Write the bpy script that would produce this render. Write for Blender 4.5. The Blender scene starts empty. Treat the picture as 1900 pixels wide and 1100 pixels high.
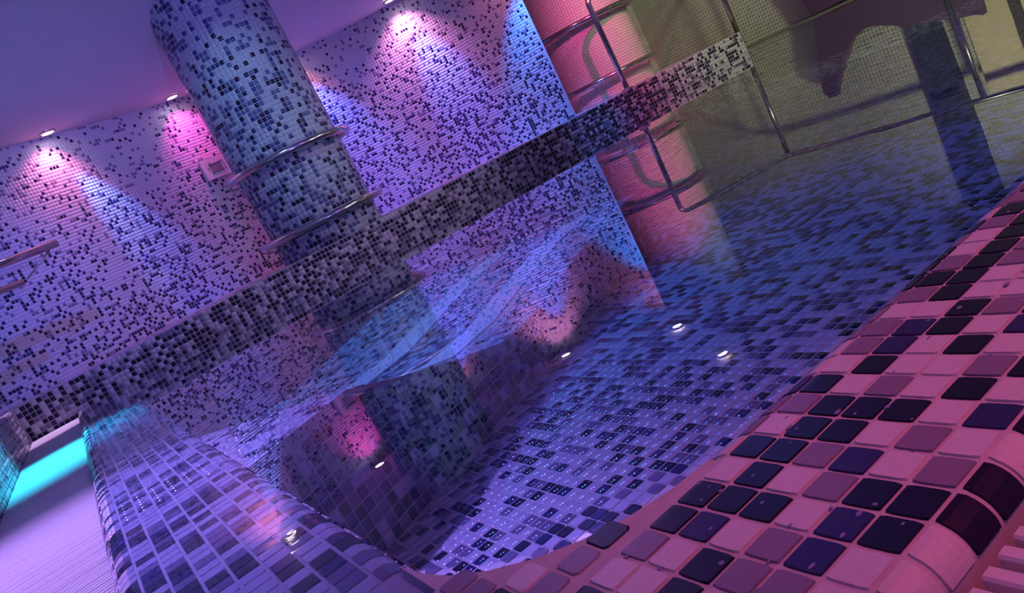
import bpy, bmesh, math, random
import numpy as np
from mathutils import Vector, Matrix
random.seed(7); rng = np.random.default_rng(7)
SC = bpy.context.scene; COL = SC.collection
PI = math.pi

# ---------------------------------------------------------------- camera
cam_d = bpy.data.cameras.new('camera'); cam = bpy.data.objects.new('camera', cam_d); COL.objects.link(cam)
RIGHT = Vector((0.751, -0.489, -0.444)); FWD = Vector((0.458, 0.870, -0.182)).normalized()
RIGHT = (RIGHT - FWD * RIGHT.dot(FWD)).normalized(); UP = RIGHT.cross(FWD).normalized()
cam.matrix_world = Matrix(((RIGHT.x, UP.x, -FWD.x, 0), (RIGHT.y, UP.y, -FWD.y, 0), (RIGHT.z, UP.z, -FWD.z, 0.2425), (0, 0, 0, 1)))
cam_d.sensor_width = 36; cam_d.lens = 1473.8 / 1900 * 36; cam_d.clip_start = 0.01
SC.camera = cam

# ---------------------------------------------------------------- view, world
SC.view_settings.view_transform = 'Standard'; SC.view_settings.look = 'None'
SC.view_settings.gamma = 1; SC.view_settings.use_curve_mapping = False
SC.view_settings.exposure = 0.5
SC.cycles.use_denoising = True
SC.cycles.max_bounces = 8; SC.cycles.transparent_max_bounces = 12
SC.cycles.sample_clamp_indirect = 4
W = bpy.data.worlds.new('room_glow'); SC.world = W; W.use_nodes = True
W.node_tree.nodes['Background'].inputs[0].default_value = (0.30, 0.17, 0.72, 1)
W.node_tree.nodes['Background'].inputs[1].default_value = 0.22

# ---------------------------------------------------------------- lights of the room and added spots
def spot(loc, target, color, power, size=40, blend=0.6, radius=0.02):
    l = bpy.data.lights.new('spot_beam', 'SPOT'); l.color = color; l.energy = power
    l.spot_size = math.radians(size); l.spot_blend = blend; l.shadow_soft_size = radius
    o = bpy.data.objects.new('spot_beam', l); COL.objects.link(o); o.location = loc
    o.rotation_euler = (Vector(target) - Vector(loc)).to_track_quat('-Z', 'Y').to_euler(); return o
def area(loc, target, color, power, sx, sy):
    l = bpy.data.lights.new('panel_light', 'AREA'); l.color = color; l.energy = power; l.shape = 'RECTANGLE'; l.size = sx; l.size_y = sy
    o = bpy.data.objects.new('panel_light', l); COL.objects.link(o); o.location = loc
    o.rotation_euler = (Vector(target) - Vector(loc)).to_track_quat('-Z', 'Y').to_euler(); return o
PINK = (1.0, 0.33, 0.62); MAG = (1.0, 0.16, 0.72); BLUE = (0.10, 0.28, 1.0); CYAN = (0.03, 0.62, 1.0); LILAC = (0.62, 0.36, 1.0)
ORANGE = (1.0, 0.42, 0.30); WARM = (1.0, 0.86, 0.52)
LAMPS = [(0.52, 5.09, 1.40), (1.29, 5.36, 1.40), (2.09, 5.34, 1.40), (2.80, 4.97, 1.405), (3.22, 4.16, 1.45), (3.14, 3.76, 1.60)]
ZL = 1.385
# wall washers: every fitting mixes a warm and a blue diode
spot((0.52, 5.09, ZL), (0.38, 5.17, 0.75), (1, .20, .42), 11, 115, 1)
spot((0.52, 5.09, ZL), (0.74, 5.30, 0.60), (0.04, 0.24, 1), 46, 32, 0.8)
spot((1.29, 5.36, ZL), (1.38, 5.48, 0.8), (1.0, 0.07, 0.55), 11, 115, 1)
spot((2.09, 5.34, ZL), (2.05, 5.46, 0.8), (1, .24, .20), 8, 115, 1)
spot((2.09, 5.34, ZL), (2.25, 5.43, 0.5), (0.04, 0.14, 1), 60, 60, 0.9)
spot((2.80, 4.97, ZL), (2.86, 5.10, 0.8), (1, .30, .66), 22, 110, 1)
spot((2.80, 4.97, ZL), (3.02, 5.00, 0.50), (0.05, 0.18, 1), 60, 42, 0.9)
spot((3.22, 4.16, 1.385), (3.36, 4.42, 0.70), (0.0, 0.24, 1), 75, 46, 0.9)
spot((3.22, 4.16, 1.385), (3.34, 4.34, 1.10), (1, .22, .35), 6, 110, 1)
# added blue spots wash the alcove wall low down, no fitting there
spot((0.2, 3.6, 1.45), (0.2, 5.0, 0.25), (0.04, 0.10, 1), 30, 60, 1)
spot((2.4, 3.6, 1.6), (2.5, 5.3, 0.25), (0.08, 0.07, 1), 26, 60, 1)
# added spots on the navy column: cool fill, then pale highlight streaks
spot((1.0, 3.2, 1.6), (1.53, 4.6, 0.8), (0.26, 0.56, 0.70), 16, 46, 0.9)
spot((3.1, 3.0, 1.5), (1.75, 4.45, 0.55), (0.9, 1.0, 0.7), 9, 30, 0.8, 0.09)
# pinpoint spots added over the pool: blue floor light, cyan and lilac lounger fill
spot((1.5, 2.95, 1.60), (1.30, 1.35, -0.3), (0.05, 0.15, 1), 33, 48, 0.45, 0.0)
spot((3.14, 3.76, 1.57), (1.0, 0.35, 0.0), (0.08, 0.15, 1), 16, 60, 1.0, 0.0)  # beam of the downlight out over the pool
spot((0.9, 3.3, 1.60), (0.85, 2.3, -0.1), (0.10, 0.40, 0.95), 90, 58, 1, 0.0)
spot((1.6, 3.4, 1.60), (0.25, 1.75, 0), (0.45, 0.25, 1), 70, 40, 1, 0.0)
# gutter and rim lights
spot((-0.25, 3.1, 1.38), (-0.20, 2.85, -0.03), (0.03, 0.70, 1), 240, 36, 1)
spot((-0.2, 4.0, 1.38), (-0.22, 4.08, -0.03), (0.8, 0.5, 1), 50, 20, 0.6)
spot((-0.35, 1.9, 1.6), (-0.22, 1.35, 0), (0.48, 0.26, 1), 170, 50, 1)
spot((0.65, -0.35, 1.1), (0.60, 0.25, 0), (1, 0.13, 0.24), 24, 54, 0.8, 0.03)
# added fill spots, no fittings: two on the ceiling, then alcove and ledge face
spot((0.8, -1.0, 0.7), (0.9, 3.2, 1.95), (0.27, 0.27, 1), 190, 52, 1, 0.1)
spot((-0.6, -0.6, 0.7), (-0.3, 3.4, 1.95), (0.30, 0.26, 1), 95, 50, 1, 0.1)
spot((2.2, 1.2, 1.62), (0.6, 5.2, 0.55), (0.38, 0.13, 1), 24, 62, 1, 0.2)
spot((3.2, 1.6, 1.25), (1.3, 4.3, 0.08), (0.85, 0.66, 0.70), 44, 54, 1, 0.1)
# corridor light on the right
spot((4.2, 2.2, 1.6), (5.4, 3.3, 0.4), (0.95, 1, .55), 60, 95, 1, 0.1)
spot((4.0, 2.9, 1.6), (4.9, 5.2, 0.5), (0.95, 1, .55), 40, 60, 1, 0.1)
spot((3.5, 3.3, 1.5), (4.05, 4.7, 0.50), (1, 0.05, 0.42), 75, 52, 1)

# ---------------------------------------------------------------- materials
def mat(name, color, rough=0.5, metal=0.0, spec=0.5, noise=0.0, nscale=30, emit=None, estr=0, bump=0.0):
    m = bpy.data.materials.new(name); m.use_nodes = True; nt = m.node_tree; b = nt.nodes['Principled BSDF']
    b.inputs['Base Color'].default_value = (*color, 1); b.inputs['Roughness'].default_value = rough
    b.inputs['Metallic'].default_value = metal; b.inputs['Specular IOR Level'].default_value = spec
    if emit: b.inputs['Emission Color'].default_value = (*emit, 1); b.inputs['Emission Strength'].default_value = estr
    if noise or bump:
        tc = nt.nodes.new('ShaderNodeTexCoord'); nz = nt.nodes.new('ShaderNodeTexNoise'); nz.inputs['Scale'].default_value = nscale
        nt.links.new(tc.outputs['Object'], nz.inputs['Vector'])
        if noise:
            mx = nt.nodes.new('ShaderNodeMixRGB'); mx.blend_type = 'MULTIPLY'; mx.inputs[1].default_value = (*color, 1)
            cr = nt.nodes.new('ShaderNodeValToRGB'); cr.color_ramp.elements[0].position = 0.3; cr.color_ramp.elements[1].position = 0.75
            cr.color_ramp.elements[0].color = (1 - noise, 1 - noise, 1 - noise, 1); cr.color_ramp.elements[1].color = (1, 1, 1, 1)
            nt.links.new(nz.outputs['Fac'], cr.inputs[0]); nt.links.new(cr.outputs[0], mx.inputs[2]); mx.inputs[0].default_value = 1
            nt.links.new(mx.outputs[0], b.inputs['Base Color'])
        if bump:
            bp = nt.nodes.new('ShaderNodeBump'); bp.inputs['Strength'].default_value = bump; bp.inputs['Distance'].default_value = 0.01
            nt.links.new(nz.outputs['Fac'], bp.inputs['Height']); nt.links.new(bp.outputs[0], b.inputs['Normal'])
    return m
T_WHITE = mat('tile_white_glass', (0.66, 0.63, 0.74), 0.16, noise=0.08, nscale=300)
T_GREY = mat('tile_lavender_glass', (0.24, 0.20, 0.33), 0.16, noise=0.12, nscale=300)
T_DARK = mat('tile_navy_glass', (0.012, 0.010, 0.055), 0.13, noise=0.3, nscale=200)
T_BLUE = mat('tile_blue_glass', (0.035, 0.032, 0.16), 0.13, noise=0.3, nscale=200)
TILES = [T_WHITE, T_GREY, T_DARK, T_BLUE]
RIMT = [mat('rim_tile_white', (0.70, 0.64, 0.68), 0.42, noise=0.1, nscale=300), mat('rim_tile_lavender', (0.26, 0.20, 0.30), 0.42, noise=0.12, nscale=300), mat('rim_tile_navy', (0.014, 0.008, 0.045), 0.38, spec=0.25, noise=0.3, nscale=200), mat('rim_tile_blue', (0.035, 0.028, 0.15), 0.38, spec=0.3, noise=0.3, nscale=200)]
GROUT = mat('grout_pale', (0.62, 0.56, 0.60), 0.75, noise=0.15, nscale=60)
GROUT_W = mat('grout_wall', (0.60, 0.58, 0.66), 0.8, noise=0.1, nscale=40)
PAINT = mat('ceiling_paint', (0.66, 0.64, 0.72), 0.7, noise=0.04, nscale=4)
STEEL = mat('brushed_stainless_steel', (0.62, 0.58, 0.55), 0.18, metal=1.0)
STEEL_D = mat('stainless_plate', (0.88, 0.88, 0.90), 0.4, metal=0.0)
PLASTIC = mat('white_grating_plastic', (0.74, 0.72, 0.74), 0.35)
PURPLE = mat('purple_plaster', (0.13, 0.06, 0.16), 0.6, noise=0.1, nscale=6)
NAVY = mat('navy_plaster', (0.035, 0.045, 0.09), 0.5, noise=0.1, nscale=6)
CREAM = mat('cream_panel', (0.80, 0.68, 0.48), 0.5, noise=0.05, nscale=6)
DARKFRAME = mat('dark_frame', (0.10, 0.08, 0.07), 0.5)
BLACK = mat('black_print', (0.03, 0.025, 0.04), 0.6)
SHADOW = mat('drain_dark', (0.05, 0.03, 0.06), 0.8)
RIMG = mat('rust_stained_grout', (0.50, 0.28, 0.22), 0.8, noise=0.4, nscale=40)
LENS = mat('lamp_lens', (1, 1, 1), 0.3, emit=(1.0, 0.78, 0.86), estr=14)

def water_material(sc=3.2, dist=0.0008, rough=0.0):
    m = bpy.data.materials.new('pool_water'); m.use_nodes = True; nt = m.node_tree; nt.nodes.clear()
    out = nt.nodes.new('ShaderNodeOutputMaterial'); mix = nt.nodes.new('ShaderNodeMixShader')
    tr = nt.nodes.new('ShaderNodeBsdfTransparent'); tr.inputs[0].default_value = (0.72, 0.80, 0.95, 1)
    gl = nt.nodes.new('ShaderNodeBsdfGlossy'); gl.inputs['Roughness'].default_value = rough; gl.inputs[0].default_value = (1, 1, 1, 1)
    geo = nt.nodes.new('ShaderNodeNewGeometry'); dot = nt.nodes.new('ShaderNodeVectorMath'); dot.operation = 'DOT_PRODUCT'
    def mth(op, a, b=None):
        q = nt.nodes.new('ShaderNodeMath'); q.operation = op
        for k, v in enumerate((a, b)):
            if v is None: continue
            if isinstance(v, (int, float)): q.inputs[k].default_value = v
            else: nt.links.new(v, q.inputs[k])
        return q.outputs[0]
    nt.links.new(geo.outputs['Incoming'], dot.inputs[0])
    # Schlick reflectance of water, alike from above and below
    fres = mth('ADD', mth('MULTIPLY', mth('POWER', mth('SUBTRACT', 1.0, mth('ABSOLUTE', dot.outputs['Value'])), 5.0), 0.975), 0.025)
    tc = nt.nodes.new('ShaderNodeTexCoord'); mp = nt.nodes.new('ShaderNodeMapping'); mp.inputs['Scale'].default_value = (1, 1, 1)
    n1 = nt.nodes.new('ShaderNodeTexNoise'); n1.inputs['Scale'].default_value = sc; n1.inputs['Detail'].default_value = 2.0; n1.inputs['Roughness'].default_value = 0.45
    bp = nt.nodes.new('ShaderNodeBump'); bp.inputs['Strength'].default_value = 0.5; bp.inputs['Distance'].default_value = dist
    nt.links.new(tc.outputs['Object'], mp.inputs[0]); nt.links.new(mp.outputs[0], n1.inputs['Vector']); nt.links.new(n1.outputs['Fac'], bp.inputs['Height'])
    nt.links.new(bp.outputs[0], gl.inputs['Normal']); nt.links.new(bp.outputs[0], dot.inputs[1])
    nt.links.new(fres, mix.inputs[0]); nt.links.new(tr.outputs[0], mix.inputs[1]); nt.links.new(gl.outputs[0], mix.inputs[2])
    nt.links.new(mix.outputs[0], out.inputs[0]); return m
WATER = water_material()

# ---------------------------------------------------------------- helpers
def link(name, me, parent=None, mats=None):
    if mats:
        for m in (mats if isinstance(mats, list) else [mats]): me.materials.append(m)
    o = bpy.data.objects.new(name, me); COL.objects.link(o)
    if parent: o.parent = parent
    return o
def empty(name, loc=(0, 0, 0), rz=0):
    o = bpy.data.objects.new(name, None); COL.objects.link(o); o.location = loc; o.rotation_euler.z = rz; o.empty_display_size = 0.05; return o
def tag(o, label=None, cat=None, group=None, kind=None):
    if label: o['label'] = label
    if cat: o['category'] = cat
    if group: o['group'] = group
    if kind: o['kind'] = kind
    return o
def bm_obj(name, bm, m, parent=None, smooth=False):
    bmesh.ops.recalc_face_normals(bm, faces=bm.faces)
    me = bpy.data.meshes.new(name); bm.to_mesh(me); bm.free()
    if smooth:
        for p in me.polygons: p.use_smooth = True
    return link(name, me, parent, m)
def prism(bm, pts, vec):
    vec = Vector(vec); a = [bm.verts.new(p) for p in pts]; b = [bm.verts.new(Vector(p) + vec) for p in pts]
    bm.faces.new(a); bm.faces.new(b[::-1])
    for i in range(len(pts)):
        j = (i + 1) % len(pts); bm.faces.new((a[i], b[i], b[j], a[j]))
def box(bm, x0, x1, y0, y1, z0, z1): prism(bm, [(x0, y0, z0), (x1, y0, z0), (x1, y1, z0), (x0, y1, z0)], (0, 0, z1 - z0))
def tube(bm, pts, r, seg=12, caps=True):
    pts = [Vector(p) for p in pts]; rings = []; prev = None
    for i, p in enumerate(pts):
        t = (pts[min(i + 1, len(pts) - 1)] - pts[max(i - 1, 0)]).normalized()
        if prev is None: a = t.orthogonal().normalized()
        else: a = (prev - t * prev.dot(t)).normalized()
        prev = a; b = t.cross(a)
        rings.append([bm.verts.new(p + (a * math.cos(2 * PI * k / seg) + b * math.sin(2 * PI * k / seg)) * r) for k in range(seg)])
    for i in range(len(rings) - 1):
        for k in range(seg):
            l = (k + 1) % seg; bm.faces.new((rings[i][k], rings[i][l], rings[i + 1][l], rings[i + 1][k]))
    if caps: bm.faces.new(rings[0][::-1]); bm.faces.new(rings[-1])
def roundpath(pts, r=0.05, n=6):
    out = [Vector(pts[0])]
    for i in range(1, len(pts) - 1):
        p = Vector(pts[i]); a = (Vector(pts[i - 1]) - p).normalized(); b = (Vector(pts[i + 1]) - p).normalized()
        for k in range(n + 1):
            t = k / n; out.append((p + a * r) * (1 - t) ** 2 + p * 2 * t * (1 - t) + (p + b * r) * t ** 2)
    out.append(Vector(pts[-1])); return out
def resample(pts, step):
    """points, tangents at even arc length steps (cell centres) of a polyline"""
    P = np.array(pts, float); L = np.r_[0, np.cumsum(np.linalg.norm(np.diff(P, axis=0), axis=1))]
    n = int(L[-1] / step + 1e-6); s = (np.arange(n) + 0.5) * step
    f = lambda q: np.stack([np.interp(q, L, P[:, k]) for k in range(P.shape[1])], 1)
    c = (f(s - step / 2) + f(s + step / 2)) / 2; t = f(s + step / 2) - f(s - step / 2); t /= np.linalg.norm(t, axis=1)[:, None]
    return c, t
def pick(n, p):
    """tile colour per cell: p = probabilities of white, lavender, navy, blue (n x 4 or 4)"""
    p = np.broadcast_to(np.array(p, float), (n, 4)); c = np.cumsum(p / p.sum(1, keepdims=True), 1)
    return (rng.random(n)[:, None] > c).sum(1).clip(0, 3)
def mosaic(name, C, A, B, N, M, h, parent, mats=TILES, kind='stuff', tilt=0.012):
    """one mesh of flat glass tiles. C centre, A/B half edges, N normal, all n x 3"""
    n = len(C); A = np.asarray(A); B = np.asarray(B)
    N = N + rng.normal(0, tilt, (n, 1)) * A / np.linalg.norm(A, axis=1)[:, None] + rng.normal(0, tilt, (n, 1)) * B / np.linalg.norm(B, axis=1)[:, None]
    V = np.empty((n, 8, 3)); sg = [(-1, -1), (1, -1), (1, 1), (-1, 1)]
    ta = rng.normal(0, tilt, (n, 1)); tb = rng.normal(0, tilt, (n, 1)); Nn = N / np.linalg.norm(N, axis=1)[:, None]
    la = np.linalg.norm(A, axis=1)[:, None]
    for k, (a, b) in enumerate(sg):
        V[:, k] = C + A * a + B * b - Nn * h * 0.5
        V[:, 4 + k] = C + (A * a + B * b) * 0.9 + Nn * (h + la * (ta * a + tb * b))
    F = np.array([[4, 5, 6, 7], [0, 1, 5, 4], [1, 2, 6, 5], [2, 3, 7, 6], [3, 0, 4, 7]])
    idx = (F[None] + 8 * np.arange(n)[:, None, None]).reshape(-1)
    me = bpy.data.meshes.new(name); me.vertices.add(n * 8); me.vertices.foreach_set('co', V.reshape(-1))
    me.loops.add(len(idx)); me.loops.foreach_set('vertex_index', idx.astype(np.int32))
    me.polygons.add(n * 5); me.polygons.foreach_set('loop_start', np.arange(0, n * 20, 4, dtype=np.int32)); me.polygons.foreach_set('loop_total', np.full(n * 5, 4, dtype=np.int32))
    for m in mats: me.materials.append(m)
    me.polygons.foreach_set('material_index', np.repeat(M, 5).astype(np.int32)); me.update(calc_edges=True); me.validate()
    o = bpy.data.objects.new(name, me); COL.objects.link(o); o.parent = parent
    if kind: o['kind'] = kind
    return o
# one rounded glass tile, shared by all the tiles laid one by one
def tile_mesh(m, s=0.0115, h=0.0013):
    bm = bmesh.new(); rings = []
    for sc, r, z in ((1.0, 0.0025, -h), (1.0, 0.0025, h * 0.55), (0.93, 0.003, h)):
        q = s * sc; ring = []
        for k, (cx, cy) in enumerate(((1, 1), (-1, 1), (-1, -1), (1, -1))):
            for t in (0, 1):
                a = PI / 2 * k + PI / 2 * t; ring.append(bm.verts.new((cx * (q - r) + r * math.cos(a), cy * (q - r) + r * math.sin(a), z)))
        rings.append(ring)
    for i in (0, 1):
        for k in range(8): bm.faces.new((rings[i][k], rings[i][(k + 1) % 8], rings[i + 1][(k + 1) % 8], rings[i + 1][k]))
    bm.faces.new(rings[2]); me = bpy.data.meshes.new('tile'); bm.to_mesh(me); bm.free(); me.materials.append(m)
    return me
TILE_ME = [tile_mesh(m) for m in TILES]
def lay_tiles(C, A, B, N, M, parent, near=300, h=0.002, rest='mosaic'):
    """the nearest ones to the camera as single objects, the rest as one mesh"""
    cp = np.array([0.0, 0.0, 0.2425]); f = np.array(FWD); d = C - cp; k = d @ f
    vis = (k > 0.05); u = 950 + 1473.8 * (d @ np.array(RIGHT)) / np.where(vis, k, 1); v = 550 - 1473.8 * (d @ np.array(UP)) / np.where(vis, k, 1)
    inv = vis & (u > -60) & (u < 1960) & (v > -60) & (v < 1160)
    dist = np.linalg.norm(d, axis=1) + np.where(inv, 0, 1e3)
    order = np.argsort(dist); order = [i for i in order[:near] if inv[i]]; mask = np.zeros(len(C), bool); mask[order] = True
    for i in order:
        o = bpy.data.objects.new('tile', TILE_ME[M[i]]); COL.objects.link(o); o.parent = parent
        x = Vector(A[i]).normalized(); z = Vector(N[i]).normalized(); y = z.cross(x).normalized(); x = y.cross(z)
        sa = np.linalg.norm(A[i]) / 0.0115 * (1 + random.uniform(-.02, .02)); sb = np.linalg.norm(B[i]) / 0.0115
        mt = Matrix(((x.x * sa, y.x * sb, z.x, C[i][0]), (x.y * sa, y.y * sb, z.y, C[i][1]), (x.z * sa, y.z * sb, z.z, C[i][2]), (0, 0, 0, 1)))
        o.matrix_world = mt @ Matrix.Rotation(random.gauss(0, 0.012), 4, 'Z') @ Matrix.Rotation(random.gauss(0, 0.01), 4, 'X')
    if (~mask).any() and rest: mosaic(rest, C[~mask], A[~mask], B[~mask], N[~mask], M[~mask], h * 0.6, parent)
P25 = 0.025; HT = 0.0112
def sweep(profile, axis_pts, up, step=P25, half=HT):
    """cells of a straight extrusion: profile polyline points (3D) x offsets along a unit axis. returns C,A,B,N"""
    c, t = resample(profile, step); ax = np.array(up, float)
    C = (c[:, None, :] + np.array(axis_pts)[None, :, None] * ax).reshape(-1, 3)
    m = len(axis_pts); T = np.repeat(t, m, 0); X = np.tile(ax, (len(C), 1)); N = np.cross(X, T)
    return C, X * half, T * half, N / np.linalg.norm(N, axis=1)[:, None]
def rim_tiles(profile, offs, ax, sign, probs, parent, near=300, drop=None, h=0.0014, mats=None):
    """rows of tiles that follow a rounded rim profile; the nearest are single objects"""
    P = np.array(profile, float); L = np.r_[0, np.cumsum(np.linalg.norm(np.diff(P, axis=0), axis=1))]; ax = np.array(ax, float)
    f = lambda q: np.array([np.interp(q, L, P[:, k]) for k in range(3)])
    def nrm(q):
        t = f(q + 0.002) - f(q - 0.002); n = np.cross(ax, t) * sign; return n / np.linalg.norm(n)
    rows = [(k + .5) * P25 for k in range(int(L[-1] / P25))]; cells = []
    for r, q in enumerate(rows):
        for o in offs:
            c = f(q) + ax * o
            if drop is None or not drop(c): cells.append((r, o, c))
    M = pick(len(cells), probs); cp = np.array([0, 0, 0.2425]); C = np.array([c[2] for c in cells]); d = C - cp; k = d @ np.array(FWD)
    kk = np.where(k > .05, k, 1); u = 950 + 1473.8 * (d @ np.array(RIGHT)) / kk; v = 550 - 1473.8 * (d @ np.array(UP)) / kk
    face = np.array([nrm(rows[c[0]]) for c in cells]); inv = (k > .05) & (u > -60) & (u < 1960) & (v > -60) & (v < 1160) & ((face * d).sum(1) < 0.02)
    order = [i for i in np.argsort(np.linalg.norm(d, axis=1) + np.where(inv, 0, 1e3))[:near] if inv[i]]; single = set(order); cache = {}
    for i in order:
        r, o, c = cells[i]; key = (r, M[i])
        if key not in cache:
            q = rows[r]; bm = bmesh.new(); js = np.linspace(-1, 1, 7); g = []
            for j in js:
                p = f(q + j * HT * 0.96); n = nrm(q + j * HT * 0.96); pb = f(q + j * HT); e = 0.93 if abs(j) > .9 else 1.0
                g.append([bm.verts.new(pb - ax * HT - n * h), bm.verts.new(p - ax * HT * .96 * e + n * h), bm.verts.new(p + ax * HT * .96 * e + n * h), bm.verts.new(pb + ax * HT - n * h)])
            for j in range(6):
                for w in range(3): bm.faces.new((g[j][w], g[j + 1][w], g[j + 1][w + 1], g[j][w + 1]))
            bm.faces.new(g[0]); bm.faces.new(g[-1][::-1]); bmesh.ops.recalc_face_normals(bm, faces=bm.faces)
            me = bpy.data.meshes.new('tile'); bm.to_mesh(me); bm.free(); me.materials.append((mats or TILES)[M[i]]); cache[key] = me
        ob = bpy.data.objects.new('tile', cache[key]); COL.objects.link(ob); ob.parent = parent; ob.location = ax * (o + random.gauss(0, .0002))
    sc, sa, sb, sn, sm = [], [], [], [], []
    for i, (r, o, c) in enumerate(cells):
        if i in single: continue
        q = rows[r]; bend = nrm(q - HT) @ nrm(q + HT) < 0.995; nsl = 3 if bend else 1
        for w in range(nsl):
            q0 = q - HT + 2 * HT * w / nsl; q1 = q0 + 2 * HT / nsl; p0, p1 = f(q0), f(q1); n = nrm((q0 + q1) / 2)
            sc.append((p0 + p1) / 2 + ax * o + n * (0.0006 if bend else 0)); sa.append(ax * HT); sb.append((p1 - p0) / 2 * (1.08 if bend else 1)); sn.append(n); sm.append(M[i])
    if sc: mosaic('mosaic', np.array(sc), np.array(sa), np.array(sb), np.array(sn), np.array(sm), h, parent, mats=mats or TILES, tilt=0.004)

# ================================================================= SETTING
POOL_X0, POOL_X1, POOL_Y0, POOL_Y1, ZF = 0.11, 5.12, 0.39, 4.30, -0.30
# ---- curved alcove wall
def catmull(P, n=14):
    P = [np.array(p, float) for p in P]; P = [2 * P[0] - P[1]] + P + [2 * P[-1] - P[-2]]; out = []
    for i in range(1, len(P) - 2):
        for k in range(n):
            t = k / n; a, b, c, d = P[i - 1:i + 3]
            out.append(0.5 * ((2 * b) + (-a + c) * t + (2 * a - 5 * b + 4 * c - d) * t * t + (-a + 3 * b - 3 * c + d) * t ** 3))
    out.append(P[-2]); return np.array(out)
WL = catmull([(-2.2, 3.1), (-1.5, 3.9), (-0.8, 4.52), (-0.15, 4.85), (0.27, 5.08), (0.72, 5.28), (1.24, 5.46), (1.65, 5.53), (2.20, 5.46), (2.62, 5.28), (2.95, 5.02), (3.22, 4.72), (3.40, 4.42)])
ZLEDGE = 0.14
def ceil_z(x, y):
    q = np.concatenate([WL, [(3.9, 5.4), (5.4, 5.6)]]); d = np.min(np.hypot(q[:, 0] - x, q[:, 1] - y)); t = min(1, max(0, (d - 0.14) / 1.0))
    return 1.40 + 0.34 * t * t * (3 - 2 * t)
bm = bmesh.new(); gx = np.linspace(-2.6, 6.0, 173); gy = np.r_[np.linspace(-1.2, 3.4, 40), np.linspace(3.42, 6.0, 130)]
gv = [[bm.verts.new((x, y, ceil_z(x, y))) for x in gx] for y in gy]
for j in range(len(gy) - 1):
    for i in range(len(gx) - 1): bm.faces.new((gv[j][i], gv[j][i + 1], gv[j + 1][i + 1], gv[j + 1][i]))
tv = [[bm.verts.new((x, y, 1.82)) for x in (gx[0], gx[-1])] for y in (gy[0], gy[-1])]
bm.faces.new((tv[0][0], tv[1][0], tv[1][1], tv[0][1]))
ceil = bm_obj('ceiling', bm, PAINT, None, True)
for p in ceil.data.polygons:
    if len(p.vertices) == 4 and p.area > 5: p.use_smooth = False
tag(ceil, kind='structure')
bm = bmesh.new()
outer = [tuple(p) for p in WL]
# thicken outward along normals
nr = np.gradient(WL, axis=0); nr = np.stack([-nr[:, 1], nr[:, 0]], 1); nr /= np.linalg.norm(nr, axis=1)[:, None]
WO = WL + nr * (0.10 * np.clip((len(WL) - 1 - np.arange(len(WL))) / 6, 0.01, 1))[:, None]
for i in range(len(WL) - 1):
    q = [(*WL[i], ZLEDGE - 0.05), (*WL[i + 1], ZLEDGE - 0.05), (*WO[i + 1], ZLEDGE - 0.05), (*WO[i], ZLEDGE - 0.05)]
    prism(bm, q, (0, 0, 1.50 - ZLEDGE))
bmesh.ops.remove_doubles(bm, verts=bm.verts, dist=1e-5)
wall_b = bm_obj('wall_back', bm, GROUT_W); tag(wall_b, kind='structure')
PW = 0.0195; HW = PW * 0.45
c, t = resample(WL, PW); rows = np.arange(ZLEDGE + PW / 2, 1.40, PW)
C = np.concatenate([np.repeat(c, len(rows), 0), np.tile(rows, len(c))[:, None]], 1)
T = np.concatenate([np.repeat(t, len(rows), 0), np.zeros((len(C), 1))], 1); Z = np.tile([0, 0, 1.0], (len(C), 1))
N = np.cross(T, Z); hh = (C[:, 2] - ZLEDGE) / 1.26
pd = 0.40 - 0.40 * hh ** 0.7; clus = np.array([math.sin(a * 5.1) * math.sin(b * 6.3) for a, b in zip(C[:, 0] + 1, C[:, 2])]) * 0.06
pd = np.clip(pd * 0.72 + clus * (1 - hh) + 0.01, 0.02, 0.6)
M = pick(len(C), np.stack([1 - pd - 0.16, np.full(len(C), 0.10), pd * 0.85, pd * 0.15 + 0.03], 1))
mosaic('mosaic', C, T * HW, Z * HW, N, M, 0.0009, wall_b, tilt=0.02)

# ---- ledge with its banded face
bm = bmesh.new()
prism(bm, [(-0.305, 4.305, -0.45), (3.36, 4.305, -0.45), (5.06, 4.305, -0.45), (5.06, 6.0, -0.45), (-0.305, 6.0, -0.45)], (0, 0, ZLEDGE + 0.45))
ledge = bm_obj('trim_1', bm, GROUT); tag(ledge, kind='structure')
bm = bmesh.new(); prism(bm, [(-2.6, -1.0, -0.45), (-0.305, -1.0, -0.45), (-0.305, 6.0, -0.45), (-2.6, 6.0, -0.45)], (0, 0, ZLEDGE + 0.4499))
ledge_l = bm_obj('trim_2', bm, GROUT); tag(ledge_l, kind='structure')
def face_cells(x0, x1, y, z0, z1, nx=(0, -1, 0)):
    xs = np.arange(x0 + P25 / 2, x1, P25); zs = np.arange(z1 - P25 / 2, z0, -P25)
    C = np.array([(x, y, z) for z in zs for x in xs]); n = len(C)
    return C, np.tile([HT, 0, 0], (n, 1)), np.tile([0, 0, HT], (n, 1)), np.tile(nx, (n, 1)).astype(float)
C, A, B, N = face_cells(-0.30, 4.72, 4.305, -0.32, ZLEDGE - 0.002)
M = pick(len(C), (0.36, 0.20, 0.40, 0.04)); mosaic('mosaic', C, A, B, N, M, 0.0015, ledge)
C, A, B, N = face_cells(4.725, 5.06, 4.305, -0.32, ZLEDGE - 0.002)
M = pick(len(C), (0.60, 0.08, 0.32, 0.0)); mosaic('mosaic', C, A, B, N, M, 0.0015, ledge)
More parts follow.
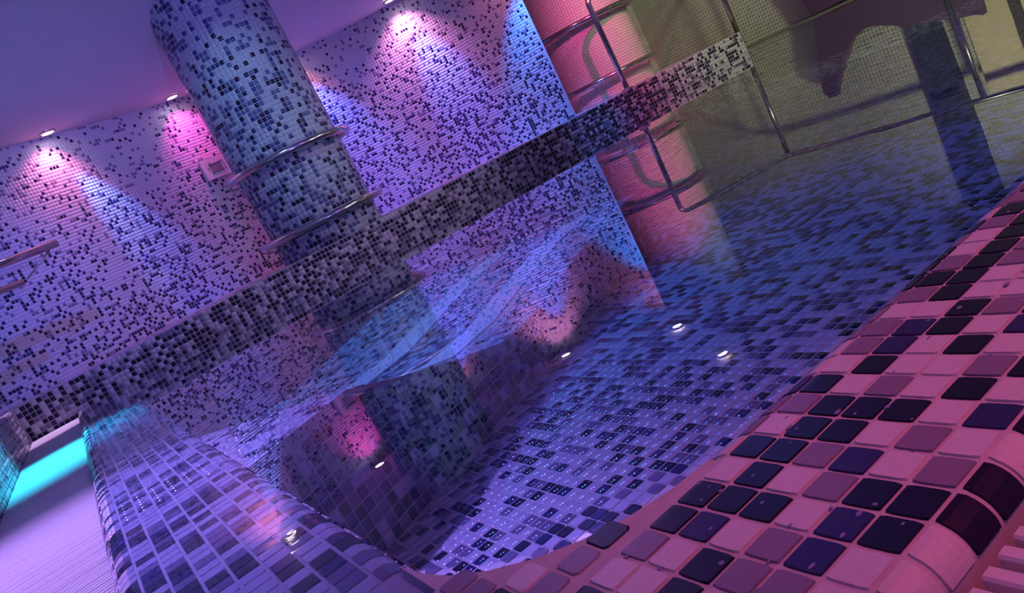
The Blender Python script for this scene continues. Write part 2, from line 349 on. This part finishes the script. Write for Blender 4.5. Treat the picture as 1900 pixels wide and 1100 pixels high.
# ledge top tiles
xs = np.arange(-0.29, 5.05, P25); ys = np.arange(4.318, 5.5, P25); C = np.array([(x, y, ZLEDGE) for y in ys for x in xs])
C = C[np.array([np.interp(p[0], WL[:, 0], WL[:, 1]) > p[1] + 0.01 if p[0] < 3.4 else p[1] < 4.9 for p in C])]
n = len(C); M = pick(n, (0.66, 0.16, 0.16, 0.02)); mosaic('mosaic', C, np.tile([HT, 0, 0], (n, 1)), np.tile([0, HT, 0], (n, 1)), np.tile([0., 0, 1], (n, 1)), M, 0.001, ledge)
# left riser
ys = np.arange(-0.2, 4.28, P25); zs = np.arange(ZLEDGE - 0.014, -0.06, -P25); C = np.array([(-0.305, y, z) for z in zs for y in ys]); n = len(C)
M = pick(n, (0.62, 0.24, 0.08, 0.06)); mosaic('mosaic', C, np.tile([0, HT, 0], (n, 1)), np.tile([0, 0, HT], (n, 1)), np.tile([1., 0, 0], (n, 1)), M, 0.0015, ledge_l)
ys = np.arange(-0.2, 4.9, P25); xs = np.arange(-1.0, -0.31, P25); C = np.array([(x, y, ZLEDGE) for x in xs for y in ys]); n = len(C)
M = pick(n, (0.6, 0.2, 0.16, 0.04)); mosaic('mosaic', C, np.tile([HT, 0, 0], (n, 1)), np.tile([0, HT, 0], (n, 1)), np.tile([0., 0, 1], (n, 1)), M, 0.001, ledge_l)

# ---- pool floor
bm = bmesh.new(); box(bm, -0.4, 5.3, 0.2, 4.5, ZF - 0.12, ZF)
floor = bm_obj('floor', bm, GROUT); tag(floor, kind='structure')
xs = np.arange(0.2975, 5.1, P25); ys = np.arange(0.585, 4.3, P25); C = np.array([(x, y, ZF) for y in ys for x in xs])
d_ = np.array([0.882, 0.472]); n_ = np.array([-0.472, 0.882]); b0 = np.array([0.362, 1.385])
ss = (C[:, :2] - b0) @ d_; nn = (C[:, :2] - b0) @ n_
C = C[~((nn > -0.01) & (nn < 0.98) & (ss < 1.5))]; n = len(C)
M = pick(n, (0.48, 0.22, 0.17, 0.13))
lay_tiles(C, np.tile([HT, 0, 0], (n, 1)), np.tile([0, HT, 0], (n, 1)), np.tile([0., 0, 1], (n, 1)), M, floor, near=300, h=0.0015)

# ---- overflow rims
def arcpts(cx, cz, r, a0, a1, n=8): return [(cx + r * math.cos(math.radians(a)), cz + r * math.sin(math.radians(a))) for a in np.linspace(a0, a1, n)]
# near rim profile in (y, z): from the gutter side over the top and down into the water, cove to the floor
NP = [(0.212, -0.06)] + arcpts(0.229, -0.0145, 0.0165, 180, 90, 9) + [(0.372, 0.002)] + arcpts(0.372, -0.038, 0.040, 90, 0, 8)[1:] + [(0.412, -0.16)] + arcpts(0.572, -0.14, 0.16, 180, 270, 8)
LP = [(-0.088, -0.06)] + arcpts(-0.058, -0.034, 0.030, 180, 90, 8) + [(0.098, -0.005)] + arcpts(0.098, -0.030, 0.026, 90, 0, 6)[1:] + [(0.126, -0.14)] + arcpts(0.286, -0.14, 0.16, 180, 270, 8)
YC = 0.47
rim = empty('trim_3'); tag(rim, kind='structure')
bm = bmesh.new(); prism(bm, [(-0.066, y, z) for y, z in NP] + [(-0.066, NP[-1][0], -0.42), (-0.066, NP[0][0], -0.42)], (5.30, 0, 0))
bm_obj('grout_bed', bm, GROUT, rim)
rim_tiles([(0.0, y, z) for y, z in NP[1:]], np.arange(-0.066 + P25 / 2, 5.1, P25), (1, 0, 0), 1, (0.34, 0.27, 0.32, 0.07), rim, 300, mats=RIMT,
          drop=lambda c: c[1] > 0.388 and c[0] < 0.29 and (c[2] > -0.13 or c[0] < 0.14))
rim_l = empty('trim_4'); tag(rim_l, kind='structure')
bm = bmesh.new(); prism(bm, [(x, YC, z) for x, z in LP] + [(LP[-1][0], YC, -0.42), (LP[0][0], YC, -0.42)], (0, 4.30 - YC, 0))
bm_obj('grout_bed', bm, GROUT, rim_l)
rim_tiles([(x, 0.0, z) for x, z in LP[1:]], np.arange(0.39 + P25 / 2, 4.30, P25), (0, 1, 0), -1, (0.44, 0.22, 0.24, 0.10), rim_l, 300,
          drop=lambda c: (c[1] < 0.49 and c[2] > -0.13) or c[1] < 0.45 or (c[1] < 0.56 and c[0] > 0.105 and c[2] > -0.13))
# the rounded inner corner
corner = empty('trim_5'); tag(corner, kind='structure')
R = 0.17; CX, CY = 0.11 + R, 0.39 + R; arc = [(CX - R * math.cos(a), CY - R * math.sin(a)) for a in np.linspace(0, PI / 2, 9)]
arc2 = [(CX - (R - 0.018) * math.cos(a), CY - (R - 0.018) * math.sin(a)) for a in np.linspace(0, PI / 2, 9)]
bm = bmesh.new()
top = [(-0.088, 0.36)] + [(-0.088, YC + 0.02), (0.1095, YC + 0.02)] + arc + [(CX, 0.36)]
prism(bm, [(x, y, 0.001) for x, y in top], (0, 0, -0.3))
for i in range(8):
    a, b, c_, d2 = arc[i], arc[i + 1], arc2[i + 1], arc2[i]
    f = [bm.verts.new((*a, 0.001)), bm.verts.new((*b, 0.001)), bm.verts.new((*c_, -0.03)), bm.verts.new((*d2, -0.03))]; bm.faces.new(f)
    g = [bm.verts.new((*c_, -0.03)), bm.verts.new((*d2, -0.03)), bm.verts.new((*d2, -0.30)), bm.verts.new((*c_, -0.30))]; bm.faces.new(g)
bm_obj('grout_bed', bm, GROUT, corner)
cv = []
for a in (np.arange(9) + .5) * PI / 18:
    for z in np.arange(-0.045, -0.30, -P25): cv.append((CX - (R - .018) * math.cos(a), CY - (R - .018) * math.sin(a), z, a))
cv = np.array(cv); n = len(cv); AA = np.stack([np.sin(cv[:, 3]), -np.cos(cv[:, 3]), 0 * cv[:, 3]], 1) * HT; NN = np.stack([np.cos(cv[:, 3]), np.sin(cv[:, 3]), 0 * cv[:, 3]], 1)
mosaic('mosaic', cv[:, :3], AA, np.tile([0, 0, HT], (n, 1)), NN, pick(n, (0.4, 0.25, 0.25, 0.1)), 0.0012, corner)
cells = []
for ix in range(14):
    for iy in range(7):
        x = -0.066 + P25 / 2 + ix * P25; y = 0.39 + P25 / 2 + iy * P25 - 0.0005
        if x < 0.11 and y > YC + 0.02: continue
        if x >= 0.11 and math.hypot(x - CX, y - CY) < R + 0.006: continue
        if x > CX + 0.01: continue
        cells.append((x, y, 0.0008))
C = np.array(cells); n = len(C); M = pick(n, (0.33, 0.27, 0.34, 0.06))
TILE_ME = [tile_mesh(m) for m in RIMT]
lay_tiles(C, np.tile([HT, 0, 0], (n, 1)), np.tile([0, HT, 0], (n, 1)), np.tile([0., 0, 1], (n, 1)), M, corner)

# ---- water
bm = bmesh.new()
pts = [(0.115 + 0.17 - 0.17 * math.cos(a), 0.395 + 0.17 - 0.168 * math.sin(a)) for a in np.linspace(0, PI / 2, 12)] + [(5.13, 0.402), (5.13, 4.304), (0.11, 4.304)]
bm.faces.new([bm.verts.new((x, y, 0)) for x, y in pts])
water = bm_obj('pool_water', bm, WATER)
tag(water, 'clear still pool water mirroring the lights and the tiled ledge', 'water', kind='stuff')

bm = bmesh.new(); bm.faces.new([bm.verts.new((x, y, 0)) for x, y in ((-0.064, YC + 0.01), (0.06, YC + 0.012), (0.112, YC + 0.022), (0.112, 4.304), (-0.064, 4.304))])
tag(bm_obj('overflow_film', bm, water_material(22, 0.0010, 0.03)), 'thin film of water running over the left tiled rim into the gutter', 'water', kind='stuff')

# ---- side and right walls
bm = bmesh.new(); box(bm, 5.45, 5.55, 1.2, 6.0, -0.45, 1.75)
wall_r = bm_obj('wall_right', bm, GROUT_W); tag(wall_r, kind='structure')
def small_mosaic(parent, C0, U, V, nu, nv, step, Nv, base):
    i, j = np.meshgrid(np.arange(nu), np.arange(nv)); i = i.ravel()[:, None] + .5; j = j.ravel()[:, None] + .5
    C = np.array(C0) + i * step * np.array(U) + j * step * np.array(V); n = len(C); hf = step * 0.45
    M = np.zeros(n, int); mosaic('mosaic', C, np.tile(np.array(U) * hf, (n, 1)), np.tile(np.array(V) * hf, (n, 1)), np.tile(np.array(Nv, float), (n, 1)), M, 0.0012, parent, mats=[base], tilt=0.03)
T_IVORY = mat('tile_ivory_glass', (0.62, 0.60, 0.55), 0.14, noise=0.06, nscale=200)
small_mosaic(wall_r, (5.449, 2.2, 0.0), (0, 1, 0), (0, 0, 1), 130, 61, 0.028, (-1, 0, 0), T_IVORY)
bm = bmesh.new(); box(bm, 3.4, 5.5, 5.65, 5.75, ZLEDGE - .02, 1.75)
wall_rb = bm_obj('wall_back_right', bm, GROUT_W); tag(wall_rb, kind='structure')
small_mosaic(wall_rb, (3.5, 5.649, ZLEDGE), (1, 0, 0), (0, 0, 1), 70, 56, 0.028, (0, -1, 0), T_IVORY)
bm = bmesh.new(); box(bm, 5.12, 5.46, 1.2, 6.0, -0.45, 0.006)
kerb = bm_obj('trim_6', bm, mat('kerb_stone', (0.22, 0.22, 0.18), 0.5, noise=0.2)); tag(kerb, kind='structure')

# ================================================================= THINGS
# ---- columns
def column(cx, cy, r, cells_p, label, mats, pitch, grout=None, tl=0.015):
    root = empty('mosaic_column', (cx, cy, ZLEDGE)); tag(root, label, 'column')
    bm = bmesh.new(); seg = 64
    prism(bm, [(r * math.cos(2 * PI * k / seg), r * math.sin(2 * PI * k / seg), 0) for k in range(seg)], (0, 0, 1.72 - ZLEDGE))
    bm_obj('shaft', bm, grout or GROUT_W, root, False)
    n = int(2 * PI * r / pitch); zs = np.arange(pitch / 2, 1.58, pitch); th = (np.arange(n) + .5) * 2 * PI / n
    th = th[(np.sin(th) < 0.5)]
    TH, ZZ = np.meshgrid(th, zs); TH = TH.ravel(); ZZ = ZZ.ravel()
    N = np.stack([np.cos(TH), np.sin(TH), 0 * TH], 1); C = N * (r + 0.0003) + np.stack([0 * TH, 0 * TH, ZZ], 1)
    A = np.stack([-np.sin(TH), np.cos(TH), 0 * TH], 1); B = np.tile([0, 0, 1.0], (len(C), 1))
    M = cells_p(len(C), np.minimum(ZZ / 1.26, 1.2), TH)
    mosaic('mosaic', C, A * pitch * .45, B * pitch * .45, N, M, 0.0013, root, mats=mats, tilt=tl)
    return root
def c1p(n, h, th):
    pdk = 0.34 - 0.26 * h; return pick(n, np.stack([0.46 + 0.12 * h, np.full(n, 0.18), pdk * .8, pdk * .2 + 0.03 + .04 * h], 1))
T_CW = mat('tile_teal_white_glass', (0.38, 0.44, 0.55), 0.14, noise=0.08, nscale=300)
column(1.535, 4.635, 0.320, c1p, 'thick round column of navy, blue and pale mosaic behind the pool ledge', [T_CW, mat('tile_slate_glass', (0.09, 0.12, 0.26), 0.13), T_DARK, mat('tile_deep_blue_glass', (0.03, 0.05, 0.18), .13)], 0.0275)
column(4.235, 4.965, 0.355, lambda n, h, th: np.zeros(n, int), 'plain pale mosaic column glowing pink beside the white tiled wall', [T_IVORY], 0.020, T_IVORY, 0.006)
def grab_ring(cx, cy, r, z, label, a0=160, a1=405):
    root = empty('grab_ring', (cx, cy, z)); tag(root, label, 'grab rail', 'steel grab rings around the columns')
    ang = np.radians(np.linspace(a0, a1, 40)); pts = [(r * math.cos(a), r * math.sin(a), 0) for a in ang]
    ri = r - 0.055
    e0, e1 = ang[0] + 0.12, ang[-1] - 0.12
    path = [(ri * math.cos(e0), ri * math.sin(e0), -0.03), ((ri + .02) * math.cos(e0 - .1), (ri + .02) * math.sin(e0 - .1), -0.03), ((r) * math.cos(e0 - .17), r * math.sin(e0 - .17), -0.03)]
    bm = bmesh.new(); tube(bm, pts, 0.0205, 14); bm_obj('rail', bm, STEEL, root, True)
    for a, s in ((ang[0], 1), (ang[-1], -1)):
        bm = bmesh.new()
        tube(bm, roundpath([(r * math.cos(a), r * math.sin(a), 0), (r * math.cos(a - s * .02), r * math.sin(a - s * .02), -0.035), ((r - .06) * math.cos(a + s * .12), (r - .06) * math.sin(a + s * .12), -0.035)], 0.015), 0.008, 8)
        bm_obj('bracket', bm, STEEL, root, True)
    for a in np.radians([215, 300]):
        bm = bmesh.new(); tube(bm, [((r) * math.cos(a), r * math.sin(a), -0.012), ((r) * math.cos(a), r * math.sin(a), -0.03), ((r - .07) * math.cos(a), (r - .07) * math.sin(a), -0.03)], 0.006, 8); bm_obj('bracket', bm, STEEL, root, True)
for cx, cy, r, nm in ((1.535, 4.635, 0.378, 'navy mosaic column'), (4.235, 4.965, 0.408, 'pink lit pale column')):
    grab_ring(cx, cy, r, 0.69 if cx < 2 else 0.72, 'upper stainless steel grab ring around the ' + nm)
    grab_ring(cx, cy, r, 0.28, 'lower stainless steel grab ring around the ' + nm)

# ---- ceiling downlights
LL = ['downlight nearest the left picture edge, over a pink and blue streak', 'downlight left of the navy column, over a magenta glow', 'downlight hidden behind the navy column, over an orange glow',
      'downlight over the brightest white pink patch of the alcove wall', 'downlight beside the right end of the alcove wall, mirrored in the water', 'downlight out over the pool, mirrored alone on the blue floor tiles']
for i, (x, y, zl) in enumerate(LAMPS):
    root = empty('ceiling_spotlight', (x, y, ceil_z(x, y) - 0.002)); tag(root, 'round recessed ' + LL[i], 'lamp', 'recessed ceiling downlights')
    bm = bmesh.new(); ra, rb = 0.048, 0.034; n = 24
    o1 = [bm.verts.new((ra * math.cos(2 * PI * k / n), ra * math.sin(2 * PI * k / n), 0.002)) for k in range(n)]
    o2 = [bm.verts.new((ra * math.cos(2 * PI * k / n), ra * math.sin(2 * PI * k / n), -0.004)) for k in range(n)]
    o3 = [bm.verts.new((rb * math.cos(2 * PI * k / n), rb * math.sin(2 * PI * k / n), -0.009)) for k in range(n)]
    o4 = [bm.verts.new((rb * math.cos(2 * PI * k / n), rb * math.sin(2 * PI * k / n), -0.001)) for k in range(n)]
    for a, b in ((o1, o2), (o2, o3), (o3, o4)):
        for k in range(n): bm.faces.new((a[k], a[(k + 1) % n], b[(k + 1) % n], b[k]))
    bm_obj('trim_ring', bm, STEEL, root, True)
    bm = bmesh.new(); prism(bm, [(rb * math.cos(2 * PI * k / n), rb * math.sin(2 * PI * k / n), -0.006) for k in range(n)], (0, 0, 0.005)); bm_obj('lens', bm, LENS, root)

# ---- gutter gratings
def bar_mesh(L, w, h):
    bm = bmesh.new(); box(bm, -L / 2, L / 2, -w / 2, w / 2, -h, -0.0015); q = 0.0012
    prism(bm, [(-L / 2, -w / 2, -0.0015), (-L / 2, -w / 2 + q, 0), (-L / 2, w / 2 - q, 0), (-L / 2, w / 2, -0.0015)], (L, 0, 0))
    bmesh.ops.recalc_face_normals(bm, faces=bm.faces); me = bpy.data.meshes.new('bar'); bm.to_mesh(me); bm.free(); me.materials.append(PLASTIC); return me
g1 = empty('drain_grating', (-0.19, 2.3, -0.03)); tag(g1, 'long white slatted grating in the left gutter, lit cyan at its far end', 'grating')
me = bar_mesh(0.222, 0.0076, 0.016)
for k in range(286):
    o = bpy.data.objects.new('bar', me); COL.objects.link(o); o.parent = g1; o.location = (random.uniform(-.0015, .0015), -2.02 + k * 0.014, random.uniform(-.0004, .0004))
for x in (-0.08, 0.0, 0.08):
    bm = bmesh.new(); box(bm, x - 0.004, x + 0.004, -2.04, 1.98, -0.022, -0.0122); bm_obj('cross_rib', bm, PLASTIC, g1)
g2 = empty('drain_grating', (0.5, 0.106, -0.014)); tag(g2, 'white plastic grating at the bottom right corner beside the near tiled rim', 'grating')
me = bar_mesh(0.20, 0.0088, 0.012)
for k in range(60):
    o = bpy.data.objects.new('bar', me); COL.objects.link(o); o.parent = g2; o.rotation_euler.z = PI / 2; o.location = (-0.42 + k * 0.0145, 0.0, random.uniform(-.0003, .0003))
for y in (-0.07, -0.02, 0.03, 0.08):
    bm = bmesh.new(); box(bm, -0.44, 0.46, y - 0.006, y + 0.006, -0.022, -0.0122); bm_obj('cross_rib', bm, PLASTIC, g2)
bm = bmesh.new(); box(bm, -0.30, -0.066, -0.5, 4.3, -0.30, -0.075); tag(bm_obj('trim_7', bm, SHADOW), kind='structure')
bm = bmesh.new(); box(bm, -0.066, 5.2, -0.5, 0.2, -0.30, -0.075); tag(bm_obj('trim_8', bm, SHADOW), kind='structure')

# ---- underwater contour lounger
S = [-0.62, -0.02, 0.11, 0.29, 0.46, 0.67, 0.93, 1.16, 1.50]; ZZ = [-0.026, -0.027, -0.072, -0.129, -0.171, -0.174, -0.145, -0.125, -0.12]
root = empty('massage_lounger', (b0[0], b0[1], 0), math.atan2(0.472, 0.882)); tag(root, 'contoured tiled lounger under the water with two pale steel air strips', 'lounger')
NW = 0.96
bm = bmesh.new(); prism(bm, [(s, 0, z) for s, z in zip(S, ZZ)] + [(1.50, 0, ZF), (-0.62, 0, ZF)], (0, NW, 0)); wm = Matrix.Translation((b0[0], b0[1], 0)) @ Matrix.Rotation(math.atan2(0.472, 0.882), 4, 'Z')
bmesh.ops.transform(bm, matrix=wm, verts=bm.verts)
res = bmesh.ops.bisect_plane(bm, geom=bm.verts[:] + bm.edges[:] + bm.faces[:], plane_co=(0.127, 0, 0), plane_no=(1, 0, 0), clear_inner=True)
bmesh.ops.holes_fill(bm, edges=[e for e in bm.edges if e.is_boundary]); bmesh.ops.transform(bm, matrix=wm.inverted(), verts=bm.verts)
bm_obj('grout_bed', bm, GROUT, root)
def keepw(C):
    w = C[:, :2] @ np.array([[0.882, 0.472], [-0.472, 0.882]]) + b0; return (w[:, 0] > 0.13) & (w[:, 0] < 5)
prof = [(s, 0.0, z) for s, z in zip(S, ZZ)]
C, A, B, N = sweep(prof, np.arange(P25 / 2, NW, P25), (0, 1, 0)); N = np.where(N[:, 2:3] < 0, -N, N)
k = keepw(C) & ~(((C[:, 1] > 0.135) & (C[:, 1] < 0.255) | (C[:, 1] > 0.445) & (C[:, 1] < 0.565)) & (C[:, 0] > 0.14) & (C[:, 0] < 1.42))
C, A, B, N = C[k], A[k], B[k], N[k]
mosaic('mosaic', C, A, B, N, pick(len(C), (0.58, 0.14, 0.20, 0.08)), 0.0012, root)
cells = [(s, -0.0004, z) for s in np.arange(-0.6, 1.5, P25) for z in np.arange(ZF + .013, -0.02, P25) if z < np.interp(s, S, ZZ) - 0.011]
C = np.array(cells); C = C[keepw(C)]; n = len(C)
mosaic('mosaic', C, np.tile([HT, 0, 0], (n, 1)), np.tile([0, 0, HT], (n, 1)), np.tile([0., -1, 0], (n, 1)), pick(n, (0.16, 0.28, 0.30, 0.26)), 0.0012, root)
for n0, n1 in ((0.150, 0.245), (0.455, 0.555)):
    ps = [q for q in zip(S, ZZ) if 0.16 < q[0] < 1.4]; ps = [(0.15, np.interp(0.15, S, ZZ))] + ps + [(1.41, np.interp(1.41, S, ZZ))]
    bm = bmesh.new(); prism(bm, [(s, n0, z + 0.004) for s, z in ps] + [(s, n0, z - 0.01) for s, z in ps[::-1]], (0, n1 - n0, 0))
    st = bm_obj('air_strip', bm, STEEL_D, root); st['label'] = 'pale steel air strip with small holes'
    bm = bmesh.new()
    for s in np.arange(0.2, 1.4, 0.085):
        for q in (0.3, 0.7):
            s2 = s + (0.03 if q > .5 else 0); z = np.interp(s2, S, ZZ) + 0.0045; y = n0 + (n1 - n0) * q
            prism(bm, [(s2 + .004 * math.cos(a), y + .004 * math.sin(a), z) for a in np.arange(8) * PI / 4], (0, 0, 0.0004))
    h = bm_obj('air_hole', bm, BLACK, st); h['kind'] = 'stuff'

# ---- handrails
def rail_obj(name, loc, label): r = empty(name, loc); return tag(r, label, 'handrail')
r1 = rail_obj('handrail', (3.83, 4.34, ZLEDGE), 'bent stainless handrail in front of the pink column, its corner nearest the alcove wall')
def local(pts, l): return [Vector(p) - Vector(l) for p in pts]
L1 = (3.83, 4.34, ZLEDGE)
bm = bmesh.new(); tube(bm, roundpath(local([(3.84, 4.34, ZLEDGE), (3.83, 4.34, 0.82), (4.5, 4.38, 0.87), (5.17, 4.42, 0.92), (5.22, 3.6, 0.92), (5.20, 2.4, 0.92)], L1), 0.07, 8), 0.019, 14); bm_obj('top_rail', bm, STEEL, r1, True)
for (x, y, z0) in ((5.17, 4.42, ZLEDGE - .1), (5.20, 2.86, 0.02)):
    bm = bmesh.new(); tube(bm, local([(x, y, z0), (x, y, 0.91)], L1), 0.021, 12); bm_obj('post', bm, STEEL, r1, True)
    bm = bmesh.new(); tube(bm, local([(x, y, z0), (x, y, z0 + .012)], L1), 0.04, 16); bm_obj('base_flange', bm, STEEL, r1, True)
bm = bmesh.new(); tube(bm, local([(3.84, 4.34, ZLEDGE), (3.84, 4.34, ZLEDGE + .012)], L1), 0.04, 16); bm_obj('base_flange', bm, STEEL, r1, True)
L2 = (0.0, 4.5, 0.67)
r2 = rail_obj('handrail', L2, 'stainless double handrail end entering at the left picture edge')
bm = bmesh.new(); tube(bm, local([(0.235, 4.55, 0.765), (-0.30, 4.30, 0.765), (-0.9, 3.9, 0.765)], L2), 0.020, 14); bm_obj('top_rail', bm, STEEL, r2, True)
bm = bmesh.new(); tube(bm, local([(0.015, 4.5, 0.655), (-0.40, 4.25, 0.655), (-0.95, 3.85, 0.655)], L2), 0.017, 14); bm_obj('lower_rail', bm, STEEL, r2, True)
bm = bmesh.new(); tube(bm, local([(0.21, 4.54, 0.758), (0.04, 4.505, 0.66)], L2), 0.0045, 8); bm_obj('strut', bm, STEEL, r2, True)
bm = bmesh.new(); tube(bm, local([(-0.85, 3.93, ZLEDGE), (-0.85, 3.93, 0.76)], L2), 0.02, 12); bm_obj('post', bm, STEEL, r2, True)

# ---- sign on the wall
sg = empty('wall_sign', (1.335, 5.445, 0.905)); sg.rotation_euler = (0, 0, math.radians(13)); tag(sg, 'small white pictogram plate on the mosaic wall beside the navy column', 'sign')
WHITE = mat('sign_white', (0.85, 0.80, 0.84), 0.35); GREYP = mat('sign_grey', (0.30, 0.26, 0.34), 0.5)
bm = bmesh.new(); box(bm, -0.09, 0.09, -0.008, 0.02, -0.068, 0.068); bm_obj('plate', bm, WHITE, sg)
bm = bmesh.new(); box(bm, -0.034, 0.034, -0.0095, -0.008, -0.030, 0.022); bm_obj('pictogram', bm, GREYP, sg)
bm = bmesh.new()
for a in ((-0.046, 0.046, -0.034, -0.030), (-0.046, 0.046, 0.022, 0.026), (-0.040, -0.037, -0.042, 0.036), (0.037, 0.040, -0.034, 0.036), (-0.040, -0.024, 0.033, 0.036), (0.050, 0.060, -0.03, -0.026), (0.058, 0.060, -0.03, 0.03), (-0.062, -0.046, 0.004, 0.007), (0.052, 0.058, 0.026, 0.030)):
    box(bm, a[0], a[1], -0.0105, -0.0085, a[2], a[3])
bm_obj('outline', bm, BLACK, sg)

# ---- purple screen, pillar and cream door on the right bank
def panel(name, yz, x0, x1, m, parent=None):
    bm = bmesh.new(); prism(bm, [(x0, y, z) for y, z in yz], (x1 - x0, 0, 0)); return bm_obj(name, bm, m, parent)
scr = panel('curved_screen', [(3.84, 0.02), (3.86, 0.10), (3.91, 0.25), (3.98, 0.50), (3.985, 0.56), (3.95, 0.60), (3.90, 0.60), (3.86, 0.54), (3.80, 0.46), (3.72, 0.37), (3.62, 0.26), (3.50, 0.215), (3.38, 0.24), (3.24, 0.30), (3.10, 0.33), (2.95, 0.37), (2.80, 0.39), (2.74, 0.42), (2.70, 0.02)], 5.27, 5.33, PURPLE)
tag(scr, 'dark purple low screen with an upswept pointed fin on the right bank', 'screen')
pil = panel('pillar', [(3.09, 0.0), (3.08, 0.33), (3.07, 1.70), (3.29, 1.70), (3.27, 0.5), (3.25, 0.0)], 5.345, 5.44, NAVY)
tag(pil, 'dark navy pillar rising behind the purple screen on the right bank', 'pillar')
dr = empty('door_1'); tag(dr, kind='structure')
panel('panel', [(2.0, 0.05), (2.90, 0.05), (2.90, 0.93), (2.0, 0.93)], 5.36, 5.40, CREAM, dr)
panel('frame', [(2.56, 0.02), (2.62, 0.02), (2.62, 0.98), (2.56, 0.98)], 5.34, 5.41, DARKFRAME, dr)

# ---- droplets on the wet near rim
bm = bmesh.new()
for k in range(170):
    x = random.uniform(0.12, 1.3); y = random.uniform(0.235, 0.385); r = random.uniform(0.0006, 0.0017)
    v = bmesh.ops.create_icosphere(bm, subdivisions=2, radius=r, matrix=Matrix.Translation((x, y, 0.0034)) @ Matrix.Diagonal((random.uniform(.8, 2.2), 1, 0.5, 1)))
DROP = mat('water_droplet', (0.25, 0.25, 0.5), 0.02, spec=1.0)
dd = bm_obj('water_droplets', bm, DROP, None, True); tag(dd, 'tiny water droplets glinting on the near tiled rim', 'water', kind='stuff')
